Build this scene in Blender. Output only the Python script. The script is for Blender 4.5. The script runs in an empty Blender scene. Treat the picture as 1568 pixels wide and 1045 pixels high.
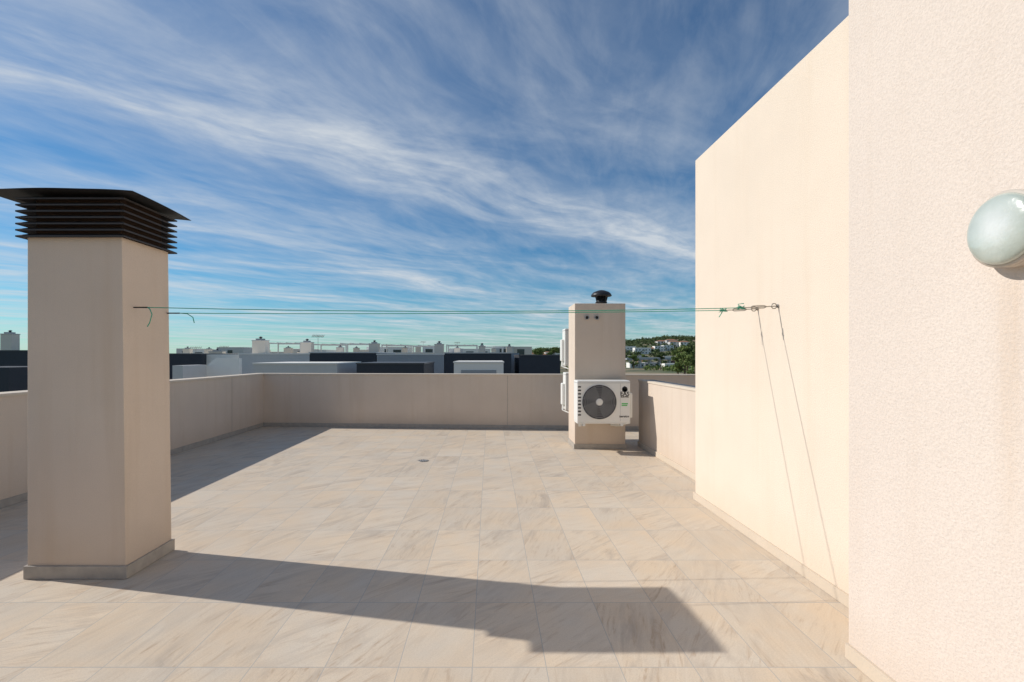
import bpy, math, random
from mathutils import Vector, noise
random.seed(7)
H=1.4; F=780.0; VX=750.0; HY=545.0
def wx(x,D): return (x-VX)/F*D
def wz(y,D): return H-(y-HY)/F*D
scene=bpy.context.scene
# ---------------------------------------------------------------- materials
def newmat(name):
    m=bpy.data.materials.new(name); m.use_nodes=True
    nt=m.node_tree; b=nt.nodes['Principled BSDF']
    return m,nt,b
def N(nt,t,**k):
    n=nt.nodes.new(t)
    for a,v in k.items(): setattr(n,a,v)
    return n
def mathn(nt,op,a,b=None,c=None):
    n=nt.nodes.new('ShaderNodeMath'); n.operation=op
    for i,v in enumerate((a,b,c)):
        if v is None: continue
        if isinstance(v,(int,float)): n.inputs[i].default_value=v
        else: nt.links.new(v,n.inputs[i])
    return n.outputs[0]
def mixc(nt,f,a,b,mode='MIX'):
    n=nt.nodes.new('ShaderNodeMix'); n.data_type='RGBA'; n.blend_type=mode
    for s,v in ((n.inputs[0],f),(n.inputs[6],a),(n.inputs[7],b)):
        if isinstance(v,(int,float)): s.default_value=v
        elif isinstance(v,(tuple,list)): s.default_value=(v[0],v[1],v[2],1)
        else: nt.links.new(v,s)
    return n.outputs[2]
def ramp(nt,f,stops):
    n=nt.nodes.new('ShaderNodeValToRGB')
    e=n.color_ramp.elements
    while len(e)<len(stops): e.new(0.5)
    for i,(p,c) in enumerate(stops):
        e[i].position=p
        if isinstance(c,(int,float)): c=(c,c,c)
        e[i].color=(c[0],c[1],c[2],1)
    nt.links.new(f,n.inputs[0]); return n.outputs[0]
def noisen(nt,vec,scale,detail=4,rough=.55,dist=0.):
    n=nt.nodes.new('ShaderNodeTexNoise'); n.inputs['Scale'].default_value=scale
    n.inputs['Detail'].default_value=detail; n.inputs['Roughness'].default_value=rough
    n.inputs['Distortion'].default_value=dist
    if vec is not None: nt.links.new(vec,n.inputs['Vector'])
    return n.outputs['Fac']
def objco(nt): return N(nt,'ShaderNodeTexCoord').outputs['Object']
def mapping(nt,vec,scale=(1,1,1),rot=(0,0,0),loc=(0,0,0)):
    if any(rot):
        n=N(nt,'ShaderNodeMapping'); n.inputs['Rotation'].default_value=rot
        nt.links.new(vec,n.inputs['Vector']); vec=n.outputs[0]
    n=N(nt,'ShaderNodeMapping'); n.inputs['Scale'].default_value=scale
    n.inputs['Location'].default_value=loc
    nt.links.new(vec,n.inputs['Vector']); return n.outputs[0]
def bump(nt,b,h,strength=.3,dist=.01):
    n=N(nt,'ShaderNodeBump'); n.inputs['Strength'].default_value=strength; n.inputs['Distance'].default_value=dist
    nt.links.new(h,n.inputs['Height']); nt.links.new(n.outputs[0],b.inputs['Normal'])

def stucco(name,col,var=.06,grain=170,bs=.35,stain=.5,rust=None):
    m,nt,b=newmat(name); co=objco(nt)
    n1=noisen(nt,co,1.3,5,.6); 
    c=mixc(nt,ramp(nt,n1,[(.3,0),(.75,1)]),[v*(1-var) for v in col],[min(1,v*(1+var*.6)) for v in col])
    st=noisen(nt,mapping(nt,co,(7,7,.45)),1.0,4,.6)
    stf=mathn(nt,'MULTIPLY',ramp(nt,st,[(.52,0),(.8,1)]),stain)
    c=mixc(nt,stf,c,[col[0]*.86,col[1]*.80,col[2]*.72])
    s=N(nt,'ShaderNodeSeparateXYZ'); nt.links.new(co,s.inputs[0])
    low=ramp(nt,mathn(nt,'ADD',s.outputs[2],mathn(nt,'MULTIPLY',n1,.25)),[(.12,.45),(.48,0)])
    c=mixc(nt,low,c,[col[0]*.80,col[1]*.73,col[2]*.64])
    if rust:
        ry,rz=rust   # run-off mark below the lamp
        t=mathn(nt,'DIVIDE',mathn(nt,'SUBTRACT',s.outputs[1],ry),.045)
        g_=mathn(nt,'EXPONENT',mathn(nt,'MULTIPLY',mathn(nt,'MULTIPLY',t,t),-1))
        zf=ramp(nt,mathn(nt,'DIVIDE',mathn(nt,'SUBTRACT',rz,s.outputs[2]),1.1),[(0.0,0),(.06,.6),(.35,.45),(.95,0)])
        sn=ramp(nt,noisen(nt,mapping(nt,co,(1,22,1.5)),1.0,5,.6),[(.3,.25),(.7,1)])
        c=mixc(nt,mathn(nt,'MULTIPLY',mathn(nt,'MULTIPLY',g_,zf),sn),c,(.60,.44,.30))
    g=noisen(nt,co,grain,3,.7)
    c=mixc(nt,ramp(nt,g,[(.3,.45),(.6,0)]),c,[v*.75 for v in col])
    nt.links.new(c,b.inputs['Base Color']); b.inputs['Roughness'].default_value=.92
    b.inputs['Specular IOR Level'].default_value=.2
    bump(nt,b,g,bs,.006)
    return m
def plain(name,col,rough=.6,metal=0,var=.12,scale=6,spec=.4):
    m,nt,b=newmat(name); co=objco(nt)
    n1=noisen(nt,co,scale,5,.6)
    c=mixc(nt,n1,[v*(1-var) for v in col],[min(1,v*(1+var)) for v in col])
    nt.links.new(c,b.inputs['Base Color']); b.inputs['Roughness'].default_value=rough
    b.inputs['Metallic'].default_value=metal; b.inputs['Specular IOR Level'].default_value=spec
    return m
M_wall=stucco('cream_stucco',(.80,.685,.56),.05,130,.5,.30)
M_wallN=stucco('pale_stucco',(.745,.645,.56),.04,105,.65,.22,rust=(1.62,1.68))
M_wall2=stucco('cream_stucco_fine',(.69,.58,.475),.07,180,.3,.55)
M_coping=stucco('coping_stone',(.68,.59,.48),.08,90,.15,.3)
M_skirt=plain('skirting_tile',(.38,.345,.30),.6,0,.3,14)
M_louver=plain('louver_metal',(.062,.052,.047),.5,.3,.35,12)
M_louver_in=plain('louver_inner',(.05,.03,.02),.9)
M_lid=plain('lid_metal',(.055,.052,.055),.42,.5,.35,5)
M_acwhite=plain('ac_white_paint',(.80,.79,.74),.4,0,.03,20)
M_acdark=plain('ac_dark_plastic',(.03,.03,.032),.5,0,.1,20)
M_acgrey=plain('ac_grey_plastic',(.40,.40,.40),.5,0,.1,20)
M_blade=plain('fan_blade',(.10,.10,.10),.5)
M_green=plain('green_label',(.08,.5,.12),.5,0,.1,20)
M_black=plain('black_plastic',(.02,.02,.022),.4,0,.2,15)
M_steel=plain('steel_hardware',(.35,.33,.30),.4,.8,.2,40)
M_cord=plain('green_cord',(.03,.34,.22),.5,0,.15,50)
M_flash=plain('dark_flashing',(.10,.10,.105),.5,.2,.2,8)
M_dark=plain('anthracite_render',(.045,.05,.06),.85,0,.15,2)
M_grey=plain('grey_render',(.35,.36,.37),.85,0,.1,2)
M_lgrey=plain('light_grey_render',(.58,.57,.55),.85,0,.08,2)
M_white=plain('white_render',(.84,.81,.75),.85,0,.06,1)
M_cream=plain('cream_render',(.80,.70,.58),.85,0,.06,1)
M_glass=plain('window_glass',(.03,.04,.05),.1,0,.1,3,.6)
M_roof=plain('terracotta_roof',(.30,.15,.09),.9,0,.2,1)
M_lampbase=plain('lamp_base_plastic',(.52,.46,.39),.5,0,.05,20)
M_trunk=plain('bark',(.09,.06,.04),.95,0,.3,4)
m,nt,b=newmat('frosted_glass'); co=objco(nt)
# thick ribbed glass: bright centre and darker, greener rim shading painted into the colour
s=N(nt,'ShaderNodeSeparateXYZ'); nt.links.new(co,s.inputs[0])
dy=mathn(nt,'SUBTRACT',s.outputs[1],1.590); dz=mathn(nt,'SUBTRACT',s.outputs[2],1.795)
rr=mathn(nt,'SQRT',mathn(nt,'ADD',mathn(nt,'MULTIPLY',dy,dy),mathn(nt,'MULTIPLY',dz,dz)))
nn=mathn(nt,'ADD',rr,mathn(nt,'MULTIPLY',mathn(nt,'SUBTRACT',noisen(nt,co,22,3),.5),.05))
nt.links.new(ramp(nt,mathn(nt,'DIVIDE',nn,.115),[(.15,(.74,.75,.70)),(.55,(.56,.60,.54)),(.92,(.42,.47,.41))]),b.inputs['Base Color'])
b.inputs['Roughness'].default_value=.28; b.inputs['Transmission Weight'].default_value=.12
b.inputs['Coat Weight'].default_value=.3; b.inputs['Coat Roughness'].default_value=.12
bump(nt,b,noisen(nt,co,30,2),.35,.006)
M_lglass=m
def foliage(name,c0,c1,sc):
    m,nt,b=newmat(name); co=objco(nt)
    nt.links.new(mixc(nt,ramp(nt,noisen(nt,co,sc,4,.6),[(.35,0),(.65,1)]),c0,c1),b.inputs['Base Color'])
    b.inputs['Roughness'].default_value=.9; return m
M_leaf=foliage('foliage_green',(.04,.065,.022),(.12,.16,.05),.12)
M_leaf2=foliage('foliage_light',(.07,.12,.025),(.20,.25,.07),.5)
# tiles
TW,TL=.332,.60
m,nt,b=newmat('sandstone_tile'); co=objco(nt)
sx=N(nt,'ShaderNodeSeparateXYZ'); nt.links.new(co,sx.inputs[0])
u=mathn(nt,'DIVIDE',mathn(nt,'ADD',sx.outputs[0],.078),TW); v=mathn(nt,'DIVIDE',mathn(nt,'ADD',sx.outputs[1],-2.289),TL)
iu=mathn(nt,'FLOOR',u); iv=mathn(nt,'FLOOR',v)
fu=mathn(nt,'SUBTRACT',u,iu); fv=mathn(nt,'SUBTRACT',v,iv)
du=mathn(nt,'MULTIPLY',mathn(nt,'MINIMUM',fu,mathn(nt,'SUBTRACT',1,fu)),TW)
dv=mathn(nt,'MULTIPLY',mathn(nt,'MINIMUM',fv,mathn(nt,'SUBTRACT',1,fv)),TL)
dd=mathn(nt,'MINIMUM',mathn(nt,'MULTIPLY',du,1.25),mathn(nt,'MULTIPLY',dv,.95))
gr=mathn(nt,'LESS_THAN',dd,.0023)
cid=N(nt,'ShaderNodeCombineXYZ'); nt.links.new(iu,cid.inputs[0]); nt.links.new(iv,cid.inputs[1])
wn=N(nt,'ShaderNodeTexWhiteNoise'); wn.noise_dimensions='3D'; nt.links.new(cid.outputs[0],wn.inputs['Vector'])
off=N(nt,'ShaderNodeVectorMath',operation='SCALE'); nt.links.new(wn.outputs['Color'],off.inputs[0]); off.inputs['Scale'].default_value=37
flip=mathn(nt,'MULTIPLY',mathn(nt,'GREATER_THAN',wn.outputs['Value'],.5),math.pi)
rotv=N(nt,'ShaderNodeVectorRotate'); rotv.rotation_type='Z_AXIS'
nt.links.new(co,rotv.inputs['Vector']); nt.links.new(mathn(nt,'ADD',flip,mathn(nt,'MULTIPLY',wn.outputs['Value'],1.2)),rotv.inputs['Angle'])
ad=N(nt,'ShaderNodeVectorMath',operation='ADD'); nt.links.new(rotv.outputs[0],ad.inputs[0]); nt.links.new(off.outputs[0],ad.inputs[1])
tv=ad.outputs[0]
vein=noisen(nt,mapping(nt,tv,(1.4,5.5,1),(0,0,-1.5)),1.0,7,.66,1.1)
vein2=noisen(nt,mapping(nt,tv,(3.0,24,1),(0,0,-1.5)),1.0,6,.7,1.2)
blot=noisen(nt,tv,2.2,5,.6)
patch=ramp(nt,noisen(nt,tv,1.3,3,.5),[(.40,.25),(.58,1)])
c=mixc(nt,ramp(nt,blot,[(.35,0),(.65,1)]),(.66,.53,.385),(.615,.54,.44))
c=mixc(nt,mathn(nt,'MULTIPLY',ramp(nt,vein,[(.48,0),(.68,.8)]),patch),c,(.42,.355,.29))
c=mixc(nt,mathn(nt,'MULTIPLY',ramp(nt,vein2,[(.54,0),(.68,.75)]),patch),c,(.42,.30,.20))
c=mixc(nt,ramp(nt,vein2,[(.28,.45),(.45,0)]),c,(.73,.64,.52))
tone=mathn(nt,'ADD',mathn(nt,'MULTIPLY',wn.outputs['Value'],.08),.96)
tn=N(nt,'ShaderNodeVectorMath',operation='SCALE'); nt.links.new(c,tn.inputs[0]); nt.links.new(tone,tn.inputs['Scale'])
grit=noisen(nt,co,140,3,.7)
cg=mixc(nt,ramp(nt,grit,[(.32,.35),(.55,0)]),tn.outputs[0],(.40,.33,.26))
dirt=noisen(nt,co,.8,6,.62)
c2=mixc(nt,ramp(nt,dirt,[(.45,0),(.75,.35)]),cg,(.47,.39,.31))
c3=mixc(nt,gr,c2,(.40,.38,.35))
nt.links.new(c3,b.inputs['Base Color'])
nt.links.new(ramp(nt,vein,[(.3,.55),(.7,.75)]),b.inputs['Roughness']); b.inputs['Specular IOR Level'].default_value=.3
hh=mathn(nt,'ADD',mathn(nt,'MULTIPLY',noisen(nt,tv,60,4),.15),mathn(nt,'MULTIPLY',mathn(nt,'SUBTRACT',1,gr),.5))
bump(nt,b,hh,.3,.004)
M_tile=m
m,nt,b=newmat('dry_terrain'); co=objco(nt)
n1=noisen(nt,co,.012,6,.6); n2=noisen(nt,co,.08,5,.6)
c=mixc(nt,ramp(nt,n1,[(.42,0),(.55,1)]),(.34,.25,.16),(.10,.12,.05))
c=mixc(nt,ramp(nt,n2,[(.5,0),(.62,.8)]),c,(.05,.07,.03))
nt.links.new(c,b.inputs['Base Color']); b.inputs['Roughness'].default_value=.95
M_ground=m
# ---------------------------------------------------------------- mesh helpers
def mesh(name,vs,fs,mat,parent=None,smooth=False):
    me=bpy.data.meshes.new(name); me.from_pydata([tuple(v) for v in vs],[],fs); me.update()
    o=bpy.data.objects.new(name,me); scene.collection.objects.link(o)
    if mat: me.materials.append(mat)
    if smooth:
        for p in me.polygons: p.use_smooth=True
    if parent: o.parent=parent
    return o
def empty(name,loc=(0,0,0)):
    o=bpy.data.objects.new(name,None); o.location=loc; o.empty_display_size=.1; scene.collection.objects.link(o); return o
def prism(name,poly,z0,z1,mat,parent=None,bev=0):
    n=len(poly); vs=[(x,y,z0) for x,y in poly]+[(x,y,z1) for x,y in poly]
    fs=[tuple(range(n))[::-1],tuple(range(n,2*n))]+[(i,(i+1)%n,(i+1)%n+n,i+n) for i in range(n)]
    o=mesh(name,vs,fs,mat,parent)
    if bev:
        md=o.modifiers.new('b','BEVEL'); md.width=bev; md.segments=2; md.limit_method='ANGLE'
    return o
def box(name,x0,x1,y0,y1,z0,z1,mat,parent=None,bev=0):
    return prism(name,[(x0,y0),(x1,y0),(x1,y1),(x0,y1)],z0,z1,mat,parent,bev)
def lathe(name,prof,mat,parent=None,seg=32,smooth=True,axis='Z',loc=(0,0,0)):
    vs=[];fs=[]
    for r,z in prof:
        for i in range(seg):
            a=2*math.pi*i/seg; p=(r*math.cos(a),r*math.sin(a),z)
            if axis=='Z': q=p
            elif axis=='-Y': q=(p[0],-p[2],p[1])
            elif axis=='-X': q=(-p[2],p[0],p[1])
            vs.append((q[0]+loc[0],q[1]+loc[1],q[2]+loc[2]))
    for j in range(len(prof)-1):
        for i in range(seg):
            k=(i+1)%seg; fs.append((j*seg+i,j*seg+k,(j+1)*seg+k,(j+1)*seg+i))
    fs.append(tuple(range(seg))[::-1]); fs.append(tuple(range((len(prof)-1)*seg,len(prof)*seg)))
    return mesh(name,vs,fs,mat,parent,smooth)
def tube(name,paths,r,mat,parent=None,cyclic=False,res=2):
    cu=bpy.data.curves.new(name,'CURVE'); cu.dimensions='3D'; cu.bevel_depth=r; cu.bevel_resolution=res
    for pts in paths:
        s=cu.splines.new('POLY'); s.points.add(len(pts)-1); s.use_cyclic_u=cyclic
        for p,q in zip(s.points,pts): p.co=(q[0],q[1],q[2],1)
    cu.materials.append(mat)
    o=bpy.data.objects.new(name,cu); scene.collection.objects.link(o)
    if parent: o.parent=parent
    return o
# ---------------------------------------------------------------- terrace
XL=-4.49
def fy(x): return 10.1-.075*(x-XL)
mesh('terrace_floor',[(XL,-5,0),(7,-5,0),(7,fy(7),0),(XL,fy(XL),0)],[(0,1,2,3)],M_tile)
house=empty('apartment_building')
prism('lower_storeys',[(XL-.2,-9),(7.2,-9),(7.2,fy(7.2)+.2),(XL-.2,fy(XL)+.2)],-7,-.01,M_wall2,house)
PH=1.02
p=box('parapet_wall',XL-.2,XL,-5,fy(XL)+.2,0,PH,M_wall2)
box('coping',XL-.22,XL+.012,-5,fy(XL)+.22,PH,PH+.03,M_coping,p,.004)
box('skirting',XL,XL+.014,-5,fy(XL),.002,.075,M_skirt,p)
for k,yy in enumerate((2.9,8.87)): box('movement_joint_%d'%k,XL,XL+.002,yy-.004,yy+.004,.075,PH,M_skirt,p)
fx=XL; ex=7.0
def strip(x0,x1,o0,o1): return [(x0,fy(x0)+o0),(x1,fy(x1)+o0),(x1,fy(x1)+o1),(x0,fy(x0)+o1)]
J=wx(777,9.75)
p=prism('parapet_wall',strip(fx,J-.004,0,.2),0,PH,M_wall2)
prism('wall_section',strip(J+.004,ex,0,.2),0,PH,M_wall2,p)
prism('joint_filler',strip(J-.004,J+.004,.004,.2),0,PH,M_skirt,p)
prism('coping',strip(fx+.012,ex,-.012,.22),PH,PH+.03,M_coping,p,.004)
prism('skirting',strip(fx+.014,ex,-.014,0),.002,.075,M_skirt,p)
RX=2.31; RY=7.9
p=box('parapet_wall',RX,RX+.2,4.97,RY,0,1.0,M_wall2)
box('coping',RX-.01,RX+.085,4.97,RY+.01,1.0,1.03,M_coping,p,.004)
box('flashing',RX+.085,RX+.23,4.97,RY+.01,1.0,1.026,M_flash,p)
box('skirting',RX-.014,RX,4.97,RY,.002,.075,M_coping,p)
box('skirting_end',RX-.014,RX+.2,RY,RY+.014,.002,.075,M_coping,p)
p=box('parapet_wall',XL,1.66,-5.2,-5.0,0,PH,M_wall2)
p=box('parapet_wall',7.0,7.2,4.96,fy(7.2)+.2,0,PH,M_wall2)
tower=prism('stair_tower',[(1.66,-5.2),(7,-5.2),(7,4.96),(2.0,4.96),(2.0,2.36),(1.66,2.36)],0,3.30,M_wall,bev=.006)
tower.data.materials.append(M_wallN); tower.data.polygons[7].material_index=1; tower.data.polygons[6].material_index=1
box('upper_block',1.66,6.8,-5.2,2.36,3.30,3.75,M_wallN,tower)
box('skirting',1.986,2.0,2.36,4.96,.002,.07,M_coping,tower)
box('skirting_end',1.986,RX-.014,4.96,4.974,.002,.07,M_coping,tower)
box('skirting_near',1.646,1.66,-5,2.36,.002,.07,M_coping,tower)
# ---------------------------------------------------------------- near chimney
ch=empty('louvered_chimney')
bx0,bx1,by0,by1,bz=-2.905,-2.285,3.20,3.66,2.145
L=-.025
vs=[(bx0,by0,0),(bx1,by0,0),(bx1,by1,0),(bx0,by1,0),(bx0,by0,bz),(bx1+L,by0,bz),(bx1+L,by1,bz),(bx0,by1,bz)]
o=mesh('shaft',vs,[(0,3,2,1),(4,5,6,7),(0,1,5,4),(1,2,6,5),(2,3,7,6),(3,0,4,7)],M_wall2,ch)
md=o.modifiers.new('b','BEVEL'); md.width=.004; md.segments=2
def ringbox(name,x0,x1,y0,y1,t,z0,z1,mat,parent):
    box(name+'_front',x0-t,x1+t,y0-t,y0,z0,z1,mat,parent,.002)
    box(name+'_back',x0-t,x1+t,y1,y1+t,z0,z1,mat,parent,.002)
    box(name+'_left',x0-t,x0,y0,y1,z0,z1,mat,parent,.002)
    box(name+'_right',x1,x1+t,y0,y1,z0,z1,mat,parent,.002)
ringbox('plinth',bx0,bx1,by0,by1,.014,.002,.082,M_skirt,ch)
cx1=bx1+L
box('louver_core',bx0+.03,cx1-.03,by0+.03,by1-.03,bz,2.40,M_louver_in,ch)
vs=[];fs=[]
def rect(o,z): return [(bx0-o,by0-o,z),(cx1+o,by0-o,z),(cx1+o,by1+o,z),(bx0-o,by1+o,z)]
ns=7; pitch=.039
for i in range(ns):
    z=bz-.004+i*pitch
    base=len(vs)
    for (o_,zz) in ((-.01,z+.028),(.040,z+.006),(.040,z-.003),(.036,z-.003),(-.01,z+.021)): vs+=rect(o_,zz)
    for j in range(4):
        for k in range(4):
            a=base+j*4+k; c_=base+j*4+(k+1)%4
            fs.append((a,c_,c_+4,a+4))
mesh('louver_slats',vs,fs,M_louver,ch)
vs=[];fs=[];nx=24;ny=8
lx0,lx1,ly0,ly1=-3.115,-2.115,3.10,3.78
for s in (0,1):
    for j in range(ny+1):
        for i in range(nx+1):
            u=i/nx; w=j/ny; x=lx0+(lx1-lx0)*u-(.10*w*max(0,u-.5)*2)-.06*(1-w)**2*max(0,(u-.5)*2)**2; y=ly0+(ly1-ly0)*w
            t=(u-.5)*2
            z=2.417-.004*abs(t)**3-(.030*max(0,t-.45)**1.5) + .003*math.sin(x*9+1)*(1-w)+ .003*s
            vs.append((x,y,z))
A=(nx+1)*(ny+1)
for j in range(ny):
    for i in range(nx):
        a=j*(nx+1)+i; fs.append((a,a+nx+1,a+nx+2,a+1)); fs.append((A+a,A+a+1,A+a+nx+2,A+a+nx+1))
for i in range(nx):
    a=i; fs.append((a,a+1,A+a+1,A+a)); a=ny*(nx+1)+i; fs.append((a+1,a,A+a,A+a+1))
for j in range(ny):
    a=j*(nx+1); fs.append((a+nx+1,a,A+a,A+a+nx+1)); a+=nx; fs.append((a,a+nx+1,A+a+nx+1,A+a))
mesh('lid',vs,fs,M_lid,ch)
# ---------------------------------------------------------------- AC chimney
c2=empty('flue_chimney')
ax0,ax1,ay0,ay1,az=1.275,2.035,7.64,8.24,2.185
box('shaft',ax0,ax1,ay0,ay1,0,az,M_wall2,c2,.006)
ringbox('plinth',ax0,ax1,ay0,ay1,.014,.002,.075,M_skirt,c2)
vcx,vcy=1.74,7.95
lathe('flue_pipe',[(.075,az),(.075,az+.03),(.09,az+.035),(.09,az+.05),(.075,az+.06),(.07,az+.15)],M_black,c2,loc=(vcx,vcy,0))
tube('cowl_struts',[[(vcx+.09*math.cos(a),vcy+.09*math.sin(a),az+.04),(vcx+.13*math.cos(a),vcy+.13*math.sin(a),az+.16)] for a in (0.5,2.1,3.7,5.2)],.008,M_black,c2)
lathe('cowl_cap',[(.155,az+.140),(.160,az+.15),(.150,az+.175),(.12,az+.205),(.07,az+.225),(.05,az+.232),(.02,az+.238)],M_black,c2,loc=(vcx,vcy,0))
for i,x in enumerate((899,914)):
    X=wx(x,7.62); Z=wz(486.5,7.62)
    lathe('vent_pipe_%d'%(i+1),[(.028,0),(.034,.0),(.034,.03),(.026,.03),(.024,.012)],M_acgrey,c2,seg=20,axis='-Y',loc=(X,7.64,Z))
    lathe('vent_hole_%d'%(i+1),[(.022,.014),(.02,.016)],M_black,c2,seg=20,axis='-Y',loc=(X,7.64,Z))
# ---------------------------------------------------------------- AC unit
def text(body,size,loc,mat,parent,rot=(math.pi/2,0,0)):
    cu=bpy.data.curves.new('lettering','FONT'); cu.body=body; cu.size=size; cu.extrude=.001; cu.align_x='CENTER'; cu.offset=.0015
    cu.materials.append(mat); o=bpy.data.objects.new('lettering',cu); o.location=loc; o.rotation_euler=rot
    scene.collection.objects.link(o); o.parent=parent; return o
def ac_unit(loc,rz=0,W=.76,Hh=.60,D=.29,full=True):
    e=empty('air_conditioner_outdoor_unit',loc)
    e.rotation_euler=(0,0,rz)
    box('casing',-W/2,W/2,0,D,0,Hh,M_acwhite,e,.014)
    box('base_pan',-W/2+.004,W/2-.004,.004,D-.004,-.016,.002,M_acwhite,e,.003)
    box('top_seam',-W/2-.0015,W/2+.0015,-.0015,D+.0015,Hh-.036,Hh-.030,M_acgrey,e)
    fx_,fz=-.065,.295; R=.245
    lathe('fan_well',[(R+.012,0.0),(R+.012,.002),(R,.004),(R,.0025)],M_acwhite,e,seg=56,axis='-Y',loc=(fx_,0,fz))
    lathe('fan_dark',[(R-.002,.003),(R-.003,.004)],M_acdark,e,seg=56,axis='-Y',loc=(fx_,0,fz))
    vs=[];fs=[]
    for k in range(4):
        a0=k*math.pi/2
        b0=len(vs)
        for j in range(7):
            a=a0+j*.16
            for r,yy in ((.05,-.005),(.13,-.0055),(R-.03,-.006)):
                vs.append((fx_+r*math.cos(a+r*1.5),yy,fz+r*math.sin(a+r*1.5)))
        for j in range(6):
            for q in range(2):
                a=b0+j*3+q; fs.append((a,a+1,a+4,a+3))
    mesh('fan_blades',vs,fs,M_blade,e)
    rings=[]
    for r in [.055+.0237*i for i in range(9)]:
        rings.append([(fx_+r*math.cos(t*math.pi/24),-.014,fz+r*math.sin(t*math.pi/24)) for t in range(48)])
    tube('fan_grille_rings',rings,.0034,M_acgrey,e,True,1)
    sp=[]
    for k in range(12):
        a=k*math.pi/6+.1
        sp.append([(fx_+r*math.cos(a+ (r-.05)*1.2),-.0175,fz+r*math.sin(a+(r-.05)*1.2)) for r in (.04,.09,.14,.19,R)])
    tube('fan_grille_spokes',sp,.0026,M_acgrey,e,False,1)
    lathe('fan_hub',[(.048,.012),(.048,.02),(.04,.023)],M_acwhite,e,seg=24,axis='-Y',loc=(fx_,0,fz))
    for i in range(9):
        z=.10+i*.05
        box('slot_%d'%i,-W/2+.012,-W/2+.055,-.0025,.0,z,z+.020,M_acdark,e)
    box('panel_seam',.235,.238,-.002,0,.02,Hh-.04,M_acgrey,e)
    box('valve_cover',W/2,W/2+.045,.05,.23,.06,.42,M_acwhite,e,.012)
    tube('refrigerant_pipes',[[(W/2+.02,.12,.08),(W/2+.03,.14,-.02),(W/2-.05,.24,-.06),(W/2-.2,D+.05,-.06)],[(W/2+.02,.16,.08),(W/2+.025,.17,-.03),(W/2-.1,.26,-.08),(W/2-.2,D+.05,-.08)]],.010,M_acwhite,e)
    for i,x in enumerate((-W/2+.1,W/2-.12)):
        box('bracket_arm_%d'%i,x-.018,x+.018,.0,D+.05,-.052,-.017,M_acwhite,e,.003)
        box('bracket_plate_%d'%i,x-.02,x+.02,D+.035,D+.048,-.10,-.052,M_acwhite,e,.003)
        lathe('rubber_foot_%d'%i,[(.02,-.05),(.02,-.016)],M_black,e,seg=12,loc=(x,.05,0))
    if full:
        lathe('badge_ring',[(.040,.0),(.040,.003),(.028,.003),(.028,.0)],M_acdark,e,seg=28,axis='-Y',loc=(.300,0,.475))
        box('badge_bar',.294,.306,-.004,-.0005,.475,.520,M_acdark,e)
        text('EAS',.080,(.300,-.002,.385),M_acdark,e)
        text('ELECTRIC',.026,(.300,-.002,.36),M_acdark,e)
        box('energy_label',.255,.345,-.002,-.0,.262,.278,M_green,e)
        box('energy_label_b',.255,.335,-.002,-.0,.238,.254,M_green,e)
        text('inverter',.042,(.292,-.002,.075),M_acdark,e)
    return e
sc_=F/7.27
ac_unit(((924.5-VX)/sc_,7.27,.445),0)
ac_unit((1.235+.38,8.68,1.25),math.pi,full=False)
ac_unit((1.245+.38,8.68,.52),math.pi,full=False)
# ---------------------------------------------------------------- clothesline
cl=empty('clothesline')
def sagline(a,b,s,n=24):
    a=Vector(a);b=Vector(b)
    return [tuple(a.lerp(b,i/n)-Vector((0,0,s*4*(i/n)*(1-i/n)))) for i in range(n+1)]
hooks=[((-2.30,3.29,1.712),(2.0,3.53,1.744)),((-2.30,3.63,1.703),(2.0,3.80,1.750))]
for i,(a,b_) in enumerate(hooks):
    s=(a[0]+.09,a[1],a[2]); e_=(b_[0]-.26,b_[1],b_[2]-.012)
    tube('cord_%d'%i,[sagline(s,e_,.025 if i==0 else .012)],.0026,M_cord,cl)
    tube('eye_bolt_%d'%i,[[a,s]],.0045,M_black,cl)
    lathe('wall_plug_%d'%i,[(.012,0),(.012,.008)],M_steel,cl,seg=12,axis='-X',loc=b_)
    d=Vector(b_)-Vector(e_)
    P=lambda t:tuple(Vector(e_)+d*t)
    tube('turnbuckle_rod_%d'%i,[[P(0),P(1)]],.0035,M_steel,cl)
    off=Vector((0,0,.009)); 
    tube('turnbuckle_frame_%d'%i,[[P(.25),tuple(Vector(P(.32))+off),tuple(Vector(P(.62))+off),P(.7),tuple(Vector(P(.62))-off),tuple(Vector(P(.32))-off)]],.003,M_steel,cl,True)
    tube('hook_ring_%d'%i,[[(b_[0]-.02+.018*math.cos(t*.5236)-.01,b_[1],b_[2]+.018*math.sin(t*.5236)) for t in range(12)]],.0035,M_steel,cl,True)
    q=Vector(s)
    tube('tail_%d'%i,[[tuple(q),(q.x+.02,q.y-.01,q.z-.01),(q.x+.035,q.y-.01,q.z-.045),(q.x+.02,q.y-.01,q.z-.10),(q.x+.005,q.y-.01,q.z-.125)] if i==0 else [tuple(q),(q.x+.06,q.y-.01,q.z-.005),(q.x+.10,q.y-.01,q.z-.03),(q.x+.11,q.y-.01,q.z-.07)]],.003,M_cord,cl)
    q=Vector(e_)
    tube('knot_%d'%i,[[tuple(q+Vector((.03*math.sin(t*1.9),.008*math.cos(t*2.3),.014*math.sin(t*2.7+1)))) for t in range(14)]],.0028,M_cord,cl)
    tube('knot_tail_%d'%i,[[tuple(q),(q.x-.01,q.y,q.z-.02),(q.x-.03,q.y,q.z-.05 )] if i else [tuple(q),(q.x-.02,q.y,q.z+.025),(q.x+.02,q.y,q.z+.03)]],.003,M_cord,cl)
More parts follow.
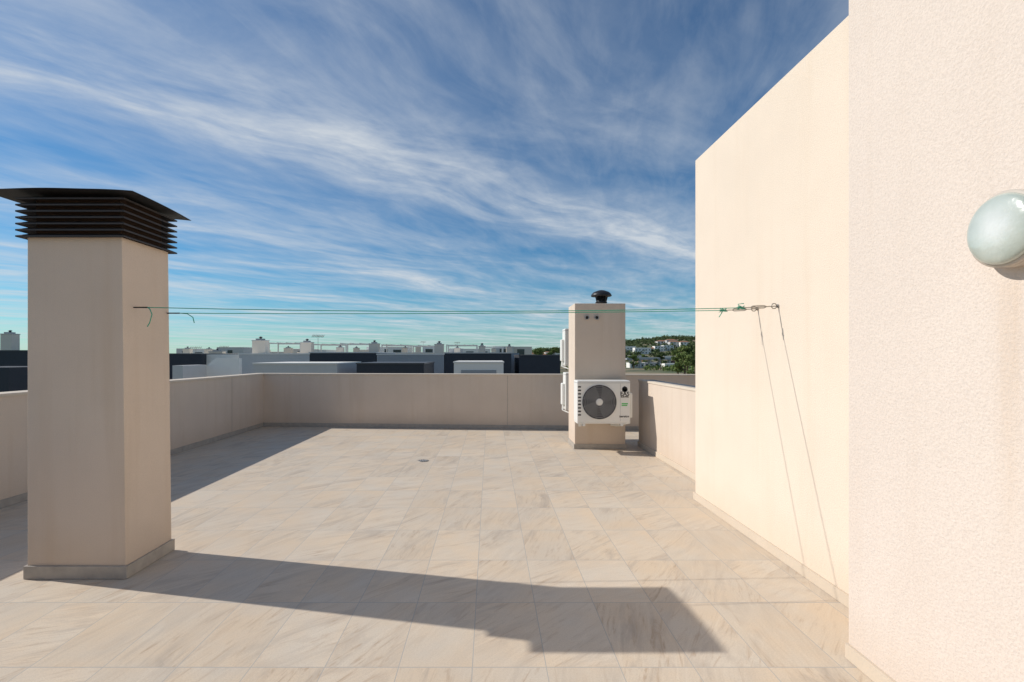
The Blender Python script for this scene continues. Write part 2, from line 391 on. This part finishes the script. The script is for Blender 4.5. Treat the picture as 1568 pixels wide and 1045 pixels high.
# ---------------------------------------------------------------- wall lamp
lp=empty('bulkhead_wall_lamp')
ly,lz=1.590,1.795
lathe('base',[(.114,0),(.118,.01),(.118,.034),(.114,.042)],M_lampbase,lp,seg=64,axis='-X',loc=(1.66,ly,lz))
lathe('trim_ring',[(.106,.042),(.118,.043),(.119,.056),(.112,.060)],M_lampbase,lp,seg=64,axis='-X',loc=(1.66,ly,lz))
lathe('glass_globe',[(.108,.050),(.110,.064),(.107,.071),(.100,.077),(.088,.082),(.07,.086),(.05,.0885),(.03,.090),(.004,.0905)],M_lglass,lp,seg=64,axis='-X',loc=(1.66,ly,lz))
# ---------------------------------------------------------------- drain
dr=empty('floor_drain')
DX,DY=-.887,6.78
lathe('frame',[(.072,.001),(.072,.005),(.055,.005),(.055,.002)],M_steel,dr,seg=28,loc=(DX,DY,0))
lathe('hole',[(.054,.0015),(.053,.003)],M_black,dr,seg=28,loc=(DX,DY,0))
for i in range(4):
    x=DX-.036+i*.024; h=math.sqrt(.054**2-(x-DX)**2)
    box('grate_bar_%d'%i,x-.006,x+.006,DY-h,DY+h,.0035,.0055,M_acgrey,dr)
# ---------------------------------------------------------------- neighbouring buildings
def block(name,x0,x1,yt,D,depth,mat,win=True,rim=None):
    X0,X1=wx(x0,D),wx(x1,D); Z=wz(yt,D)
    o=box(name,X0,X1,D,D+depth,-7,Z,mat)
    if rim: box('roof_rim',X0-.03,X1+.03,D-.03,D+depth+.03,Z,Z+.06,rim,o)
    if win:
        n=max(1,int((X1-X0)/2.2))
        for k in range(n):
            for zz in (-1.9,-4.9):
                xc=X0+(X1-X0)*(k+.5)/n
                box('window_frame',xc-.5,xc+.5,D-.04,D+.02,zz-.05,zz+1.25,M_white,o)
                box('window_glass',xc-.44,xc+.44,D-.055,D-.041,zz,zz+1.19,M_glass,o)
    return o
def rchimney(xc,yt,D,w=.7,yb=548,cap=True):
    X=wx(xc,D); Z=wz(yt,D); Zb=wz(yb,D)-1.5
    o=box('rooftop_chimney',X-w/2,X+w/2,D,D+.6,Zb,Z,M_cream)
    box('cap_collar',X-w/2-.03,X+w/2+.03,D-.03,D+.63,Z-.05,Z-.01,M_lgrey,o)
    box('cap_lid',X-w*.25,X+w*.25,D+.05,D+.5,Z,Z+.10,M_grey,o)
    lathe('flue',[(.07,Z+.10),(.07,Z+.16),(.13,Z+.17),(.09,Z+.22),(.02,Z+.24)],M_flash,o,seg=14,loc=(X,D+.3,0))
    return o
B='neighbouring_house'
block(B,-60,42,538,30,6,M_dark,rim=M_flash)
block(B,-90,14,563,22,3,M_dark)
block(B,14,60,585,24,3,M_lgrey)
block(B,240,309,543,30,6,M_dark,rim=M_flash)
block(B,264,280,560,24,2,M_lgrey)
wh=block(B,309,366,543,30.5,5,M_white)
block(B,366,474,543,30,6,M_lgrey,rim=M_white)
block(B,388,516,558,22,4,M_lgrey,rim=M_white)
block(B,474,576,541,30,6,M_dark,rim=M_lgrey)
block(B,546,649,558,22,4,M_dark,rim=M_flash)
block(B,577,680,543.5,30,6,M_grey,rim=M_white)
block(B,681,783,541.5,30,6,M_dark,rim=M_lgrey)
wb=block(B,695,771,556,22,4,M_white,rim=M_white)
box('skylight_recess',wx(706,22),wx(760,22),21.985,22,.42,.78,M_grey,wb)
block(B,783,795,541,37,2,M_grey)
block(B,795,858,545,30,6,M_dark,rim=M_flash)
block(B,370,470,546,45,8,M_white,rim=M_white)
block(B,480,760,541,52,8,M_cream,rim=M_white)
block(B,276,312,541,52,8,M_white)
rchimney(9,511,34,.75); rchimney(396,521,33,.85); rchimney(468,524,36,.75); rchimney(572,526,38,.7)
rchimney(672,527,40,.7); rchimney(738,530,42,.55); rchimney(780,531,46,.55)
for x_,y_,d_,w_ in ((330,538,45,1.2),(318,535,60,.8),(520,532,60,.8),(620,533,66,.8),(700,533,60,.7),(640,531,80,.8),(545,533,75,.8),(440,533,62,.9),(756,534,70,.7),(285,534,58,.8)):
    rchimney(x_,y_,d_,w_)
D_=26; mesh('sloping_parapet',[(wx(310,D_),D_,-2),(wx(366,D_),D_,-2),(wx(366,D_),D_,wz(549,D_)),(wx(330,D_),D_,wz(549,D_)),(wx(310,D_),D_,wz(566,D_)),
 (wx(310,D_),D_+.3,-2),(wx(366,D_),D_+.3,-2),(wx(366,D_),D_+.3,wz(549,D_)),(wx(330,D_),D_+.3,wz(549,D_)),(wx(310,D_),D_+.3,wz(566,D_))],
 [(0,1,2,3,4),(9,8,7,6,5),(0,4,9,5),(4,3,8,9),(3,2,7,8),(2,1,6,7)],M_white,wh)
random.seed(3)
x=270
while x<800:
    w=random.uniform(18,44); D=random.uniform(85,130); yt=random.uniform(531,540)
    o=block('distant_house',x,x+w,yt,D,8,random.choice([M_white,M_white,M_cream,M_lgrey]),win=False,rim=M_white)
    X0,X1=wx(x,D),wx(x+w,D); n=max(1,int((X1-X0)/2.6)); Z=wz(yt,D)
    for k in range(n):
        xc=X0+(X1-X0)*(k+.5)/n; ww=random.choice((.45,.8))
        box('window',xc-ww,xc+ww,D-.04,D+.02,Z-1.7,Z-.5,M_glass,o)
    x+=w*random.uniform(.8,1.1)
def pergola(x0,x1,yt,yb,D):
    X0,X1=wx(x0,D),wx(x1,D); Zt,Zb=wz(yt,D),wz(yb,D)
    e=empty('rooftop_pergola'); t=.07
    n=max(2,int((X1-X0)/2.5)+1)
    for i in range(n):
        xx=X0+(X1-X0)*i/(n-1)
        for j,yy in enumerate((D,D+3)):
            box('post_%d_%d'%(i,j),xx-t,xx+t,yy-t,yy+t,Zb,Zt,M_white,e)
    for j,yy in enumerate((D,D+3)): box('beam_%d'%j,X0-t,X1+t,yy-t-.01,yy+t+.01,Zt,Zt+.14,M_white,e)
    for i in range(int((X1-X0)/1.2)+1): box('rafter_%d'%i,X0+i*1.2-.03,X0+i*1.2+.03,D-.3,D+3.3,Zt+.14,Zt+.20,M_white,e)
for a,b_,c_ in ((412,460,527),(480,520,529),(522,566,528),(585,625,530),(628,664,531),(684,730,530),(742,770,533)):
    pergola(a,b_,c_,545,62+random.uniform(-1,8))
def antenna(xc,yt,D,n=4):
    X=wx(xc,D); Z=wz(yt,D); e=empty('tv_antenna')
    paths=[[(X,D,Z-3),(X,D,Z)],[(X-.35,D-.35,Z-.1),(X+.35,D+.35,Z-.1)]]
    for i in range(n*2): 
        xx=-.32+i*.64/(n*2-1); paths.append([(X+xx-.1,D+xx+.1,Z-.1-.1),(X+xx+.1,D+xx-.1,Z-.1+.1)])
    tube('mast',paths,.016,M_steel,e)
antenna(487,513,40); antenna(300,531,50,3); antenna(592,527,60,3); antenna(343,530,60,3); antenna(700,524,70,3); antenna(648,523,80,3)
# ---------------------------------------------------------------- terrain
def ss(a,b,t):
    t=max(0,min(1,(t-a)/(b-a))); return t*t*(3-2*t)
def hz(x,y):
    D=math.hypot(x,y)
    if y<=0: return -7.0
    px=VX+F*x/y
    z=-7.0
    amp=(17*ss(745,850,px)+16*ss(860,1000,px))*(1-.2*ss(1050,1300,px))
    amp+=6*noise.noise(Vector((px*.012,3.1,0)))*ss(780,950,px)
    z+=max(0,amp)*ss(380,900,D)
    z+=8*ss(700,860,px)*ss(900,1300,D)
    z+=1.0*noise.noise(Vector((x*.02,y*.02,0)))*ss(150,300,D)
    return z-(30*ss(1500,2600,D))*1.0
radii=[0,20,60,120,180,240,280,320,360,400,440,480,520,560,600,650,700,750,800,850,900,950,1000,1100,1200,1350,1500,1800,2200,2800,4000,7000,12000]
seg=360; vs=[(0,0,-7)];fs=[]
for r in radii[1:]:
    for i in range(seg):
        a=2*math.pi*i/seg; x,y=r*math.sin(a),r*math.cos(a); vs.append((x,y,hz(x,y)))
for i in range(seg): fs.append((0,1+(i+1)%seg,1+i))
for j in range(len(radii)-2):
    for i in range(seg):
        a=1+j*seg+i; b_=1+j*seg+(i+1)%seg; fs.append((a,b_,b_+seg,a+seg))
mesh('ground',vs,fs,M_ground,smooth=True)
random.seed(11)
def vhouse(x,D,w,h,dp):
    X=wx(x,D); z=hz(X,D)-1
    m_=random.choice([M_white,M_white,M_lgrey])
    o=box('village_house',X-w/2,X+w/2,D,D+dp,z,z+h+1,m_)
    if random.random()<.35:
        zz=z+h+1
        mesh('roof',[(X-w/2-.3,D-.3,zz),(X+w/2+.3,D-.3,zz),(X+w/2+.3,D+dp+.3,zz),(X-w/2-.3,D+dp+.3,zz),(X-w/4,D+dp/2,zz+1.6),(X+w/4,D+dp/2,zz+1.6)],[(0,1,5,4),(1,2,5),(2,3,4,5),(3,0,4),(3,2,1,0)],M_roof,o)
    n=max(2,int(w/3))
    for k in range(n):
        for f in range(int(h/3)):
            xc=X-w/2+w*(k+.5)/n; z0=z+1+f*3+1
            box('window',xc-.6,xc+.6,D-.05,D+.02,z0,z0+1.3,M_glass,o)
for i in range(46):
    D=random.uniform(470,640); vhouse(random.uniform(800,1130),D,random.uniform(9,18),random.choice([3.5,6,6,7]),9)
for i in range(5): vhouse(random.uniform(965,1060),random.uniform(300,400),random.uniform(8,12),3.5,8)
# ---------------------------------------------------------------- vegetation
def clump(vs,fs,c,rx,rz,n,s):
    for k in range(n):
        while True:
            p=Vector((random.uniform(-1,1),random.uniform(-1,1),random.uniform(-1,1)))
            if p.length<1: break
        p=p*(.55+.45*random.random())
        q=Vector((c[0]+p.x*rx,c[1]+p.y*rx,c[2]+p.z*rz))
        a=Vector((random.gauss(0,1),random.gauss(0,1),random.gauss(0,1))).normalized(); b2=a.orthogonal().normalized()
        b2=(b2+a.cross(b2)*random.uniform(-1,1)).normalized()
        i0=len(vs); vs+= [q+b2*s,q-b2*s*.5+a.cross(b2)*s*.8,q-b2*s*.6-a.cross(b2)*s*.7]; fs.append((i0,i0+1,i0+2))
vs=[];fs=[]
for i in range(2300):
    D=random.uniform(430,1000) if i%3 else random.uniform(700,1000); px=random.uniform(765,1180); X=wx(px,D)
    if noise.noise(Vector((X*.01,D*.01,0)))<-.15 and D<640: continue
    h=random.uniform(3,8); clump(vs,fs,(X,D,hz(X,D)+h*.5),random.uniform(2,5),h*.5,26,1.1)
mesh('tree_line',vs,fs,M_leaf)
vs=[];fs=[]
for i in range(340):
    D=random.uniform(240,430); px=random.uniform(870,1180); X=wx(px,D)
    if noise.noise(Vector((X*.02,D*.02,5)))<0: continue
    h=random.uniform(1.5,5); clump(vs,fs,(X,D,hz(X,D)+h*.4),random.uniform(1.5,4),h*.5,60,.55)
mesh('scrub_bushes',vs,fs,M_leaf2)
def pine(px,D,h,r):
    X=wx(px,D); z0=hz(X,D)
    e=empty('pine_tree')
    vs=[];fs=[]
    def limb(a,b_,r0,r1):
        a=Vector(a);b_=Vector(b_); d=(b_-a).normalized(); u=d.orthogonal().normalized(); w=d.cross(u); i0=len(vs)
        for P_,R_ in ((a,r0),(b_,r1)):
            for k in range(7):
                t=k*2*math.pi/7; vs.append(P_+u*R_*math.cos(t)+w*R_*math.sin(t))
        for k in range(7): fs.append((i0+k,i0+(k+1)%7,i0+7+(k+1)%7,i0+7+k))
    limb((X,D,z0),(X+.2,D,z0+h*.55),.3,.2); limb((X+.2,D,z0+h*.55),(X,D,z0+h*.9),.2,.07)
    cs=[]
    for k in range(11):
        a=random.uniform(0,6.28); t=random.uniform(.35,.95); rr=r*random.uniform(.3,.85)*(1.15-.5*t)
        tip=(X+rr*math.cos(a),D+rr*math.sin(a),z0+h*t+.4); limb((X+.1,D,z0+h*t*.8),tip,.1,.03); cs.append(tip)
    mesh('trunk',vs,fs,M_trunk,e)
    vs2=[];fs2=[]
    for c_ in cs+[(X,D,z0+h*.93)]: clump(vs2,fs2,c_,r*.42,h*.11,260,.28)
    mesh('crown',vs2,fs2,M_leaf2 if random.random()<.6 else M_leaf,e)
for a in ((1052,170,11.5,3.6),(1064,185,13,4),(1038,200,10.5,3.2),(1012,300,10,4),(970,330,9,4),(1080,160,12,4),(1100,190,12,4),(867,290,10,4),(985,380,9,4),(1048,150,9,3),(800,260,12,4),(822,280,12,4.5),(848,270,12,4)): pine(*a)
br=empty('road_bridge')
X0,X1=wx(960,350),wx(1035,350); z=hz(0,350)
box('deck',X0,X1,350,358,z+5.6,z+6.6,M_grey,br)
for i in range(5):
    xx=X0+(X1-X0)*(i+.5)/5; box('pier_%d'%i,xx-.6,xx+.6,352,356,z-1,z+5.6,M_lgrey,br)
box('guard_rail',X0,X1,350.1,350.3,z+6.6,z+7.3,M_lgrey,br)
# ---------------------------------------------------------------- light and sky
Ld=Vector((1.37,-.29,-1)).normalized()
sun=bpy.data.lights.new('sun','SUN'); sun.energy=4.05; sun.angle=math.radians(.5); sun.color=(1,.95,.885)
so=bpy.data.objects.new('sun',sun); so.rotation_euler=Ld.to_track_quat('-Z','Y').to_euler(); so.location=(-8,4,10); scene.collection.objects.link(so)
elev=math.asin(-Ld.z); az=math.atan2(-Ld.x,-Ld.y)
w=bpy.data.worlds.new('World'); scene.world=w; w.use_nodes=True; nt=w.node_tree
bg=nt.nodes['Background']
sky=N(nt,'ShaderNodeTexSky'); sky.sky_type='NISHITA'; sky.sun_disc=False; sky.sun_elevation=elev; sky.sun_rotation=az
sky.altitude=200; sky.air_density=1.0; sky.dust_density=.1; sky.ozone_density=2.5
hs=N(nt,'ShaderNodeHueSaturation'); hs.inputs['Saturation'].default_value=1.12; hs.inputs['Value'].default_value=1.0
nt.links.new(sky.outputs[0],hs.inputs['Color'])
skyc=mixc(nt,1.0,hs.outputs[0],(.40,.70,.83),'MULTIPLY')
tc=N(nt,'ShaderNodeTexCoord').outputs['Generated']
sx=N(nt,'ShaderNodeSeparateXYZ'); nt.links.new(tc,sx.inputs[0])
zz=mathn(nt,'MAXIMUM',mathn(nt,'ADD',sx.outputs[2],.02),.02)
cv=N(nt,'ShaderNodeCombineXYZ'); nt.links.new(mathn(nt,'DIVIDE',sx.outputs[0],zz),cv.inputs[0]); nt.links.new(mathn(nt,'DIVIDE',sx.outputs[1],zz),cv.inputs[1])
P=cv.outputs[0]
wnz=N(nt,'ShaderNodeTexNoise'); wnz.inputs['Scale'].default_value=.55; wnz.inputs['Detail'].default_value=2; nt.links.new(P,wnz.inputs['Vector'])
sub=N(nt,'ShaderNodeVectorMath',operation='SUBTRACT'); nt.links.new(wnz.outputs['Color'],sub.inputs[0]); sub.inputs[1].default_value=(.5,.5,.5)
sc2=N(nt,'ShaderNodeVectorMath',operation='SCALE'); nt.links.new(sub.outputs[0],sc2.inputs[0]); sc2.inputs['Scale'].default_value=1.1
ad=N(nt,'ShaderNodeVectorMath',operation='ADD'); nt.links.new(P,ad.inputs[0]); nt.links.new(sc2.outputs[0],ad.inputs[1]); Pw=ad.outputs[0]
TH=-.74
rotd=mapping(nt,Pw,(1,1,1),(0,0,TH))
sr=N(nt,'ShaderNodeSeparateXYZ'); nt.links.new(rotd,sr.inputs[0])
dac=sr.outputs[1]
def gauss(c_,w_):
    t=mathn(nt,'DIVIDE',mathn(nt,'SUBTRACT',dac,c_),w_)
    return mathn(nt,'EXPONENT',mathn(nt,'MULTIPLY',mathn(nt,'MULTIPLY',t,t),-1))
bandA=gauss(2.12,.42)
veil=ramp(nt,mathn(nt,'MULTIPLY',dac,.1),[(.30,0),(.50,1)])
big=ramp(nt,noisen(nt,mapping(nt,rotd,(.35,.9,1),loc=(3,1,0)),1.0,4,.55),[(.36,0),(.66,1)])
fine=ramp(nt,noisen(nt,mapping(nt,rotd,(.7,2.8,1)),1.0,8,.58,.35),[(.32,0),(.70,1)])
fine2=ramp(nt,noisen(nt,mapping(nt,P,(1.4,5.0,1),(0,0,-1.25)),1.0,8,.6,.3),[(.44,0),(.75,1)])
tex=noisen(nt,Pw,6.0,7,.65)
mask=mathn(nt,'ADD',mathn(nt,'MULTIPLY',bandA,.85),mathn(nt,'MULTIPLY',big,.50))
mask=mathn(nt,'ADD',mask,mathn(nt,'MULTIPLY',mathn(nt,'MULTIPLY',veil,big),.55))
f=mathn(nt,'MULTIPLY',mask,mathn(nt,'ADD',mathn(nt,'MULTIPLY',fine,.78),.20))
f=mathn(nt,'MULTIPLY',f,mathn(nt,'ADD',mathn(nt,'MULTIPLY',tex,.9),.45))
f=mathn(nt,'ADD',f,mathn(nt,'MULTIPLY',fine2,.18))
f=mathn(nt,'ADD',f,.02)
f=mathn(nt,'MINIMUM',f,.88)
col=mixc(nt,f,skyc,(5.9,6.3,6.7))
nt.links.new(col,bg.inputs['Color']); bg.inputs['Strength'].default_value=.11
# ---------------------------------------------------------------- camera
cd=bpy.data.cameras.new('camera'); cd.sensor_width=36; cd.lens=F/1568*36; cd.clip_end=20000; cd.clip_start=.05
cd.shift_x=(784-VX)/1568; cd.shift_y=(HY-522.5)/1568
co_=bpy.data.objects.new('camera',cd); co_.location=(0,0,H); co_.rotation_euler=(math.pi/2,0,0); scene.collection.objects.link(co_)
scene.camera=co_
scene.view_settings.view_transform='Standard'; scene.view_settings.look='None'; scene.view_settings.exposure=0
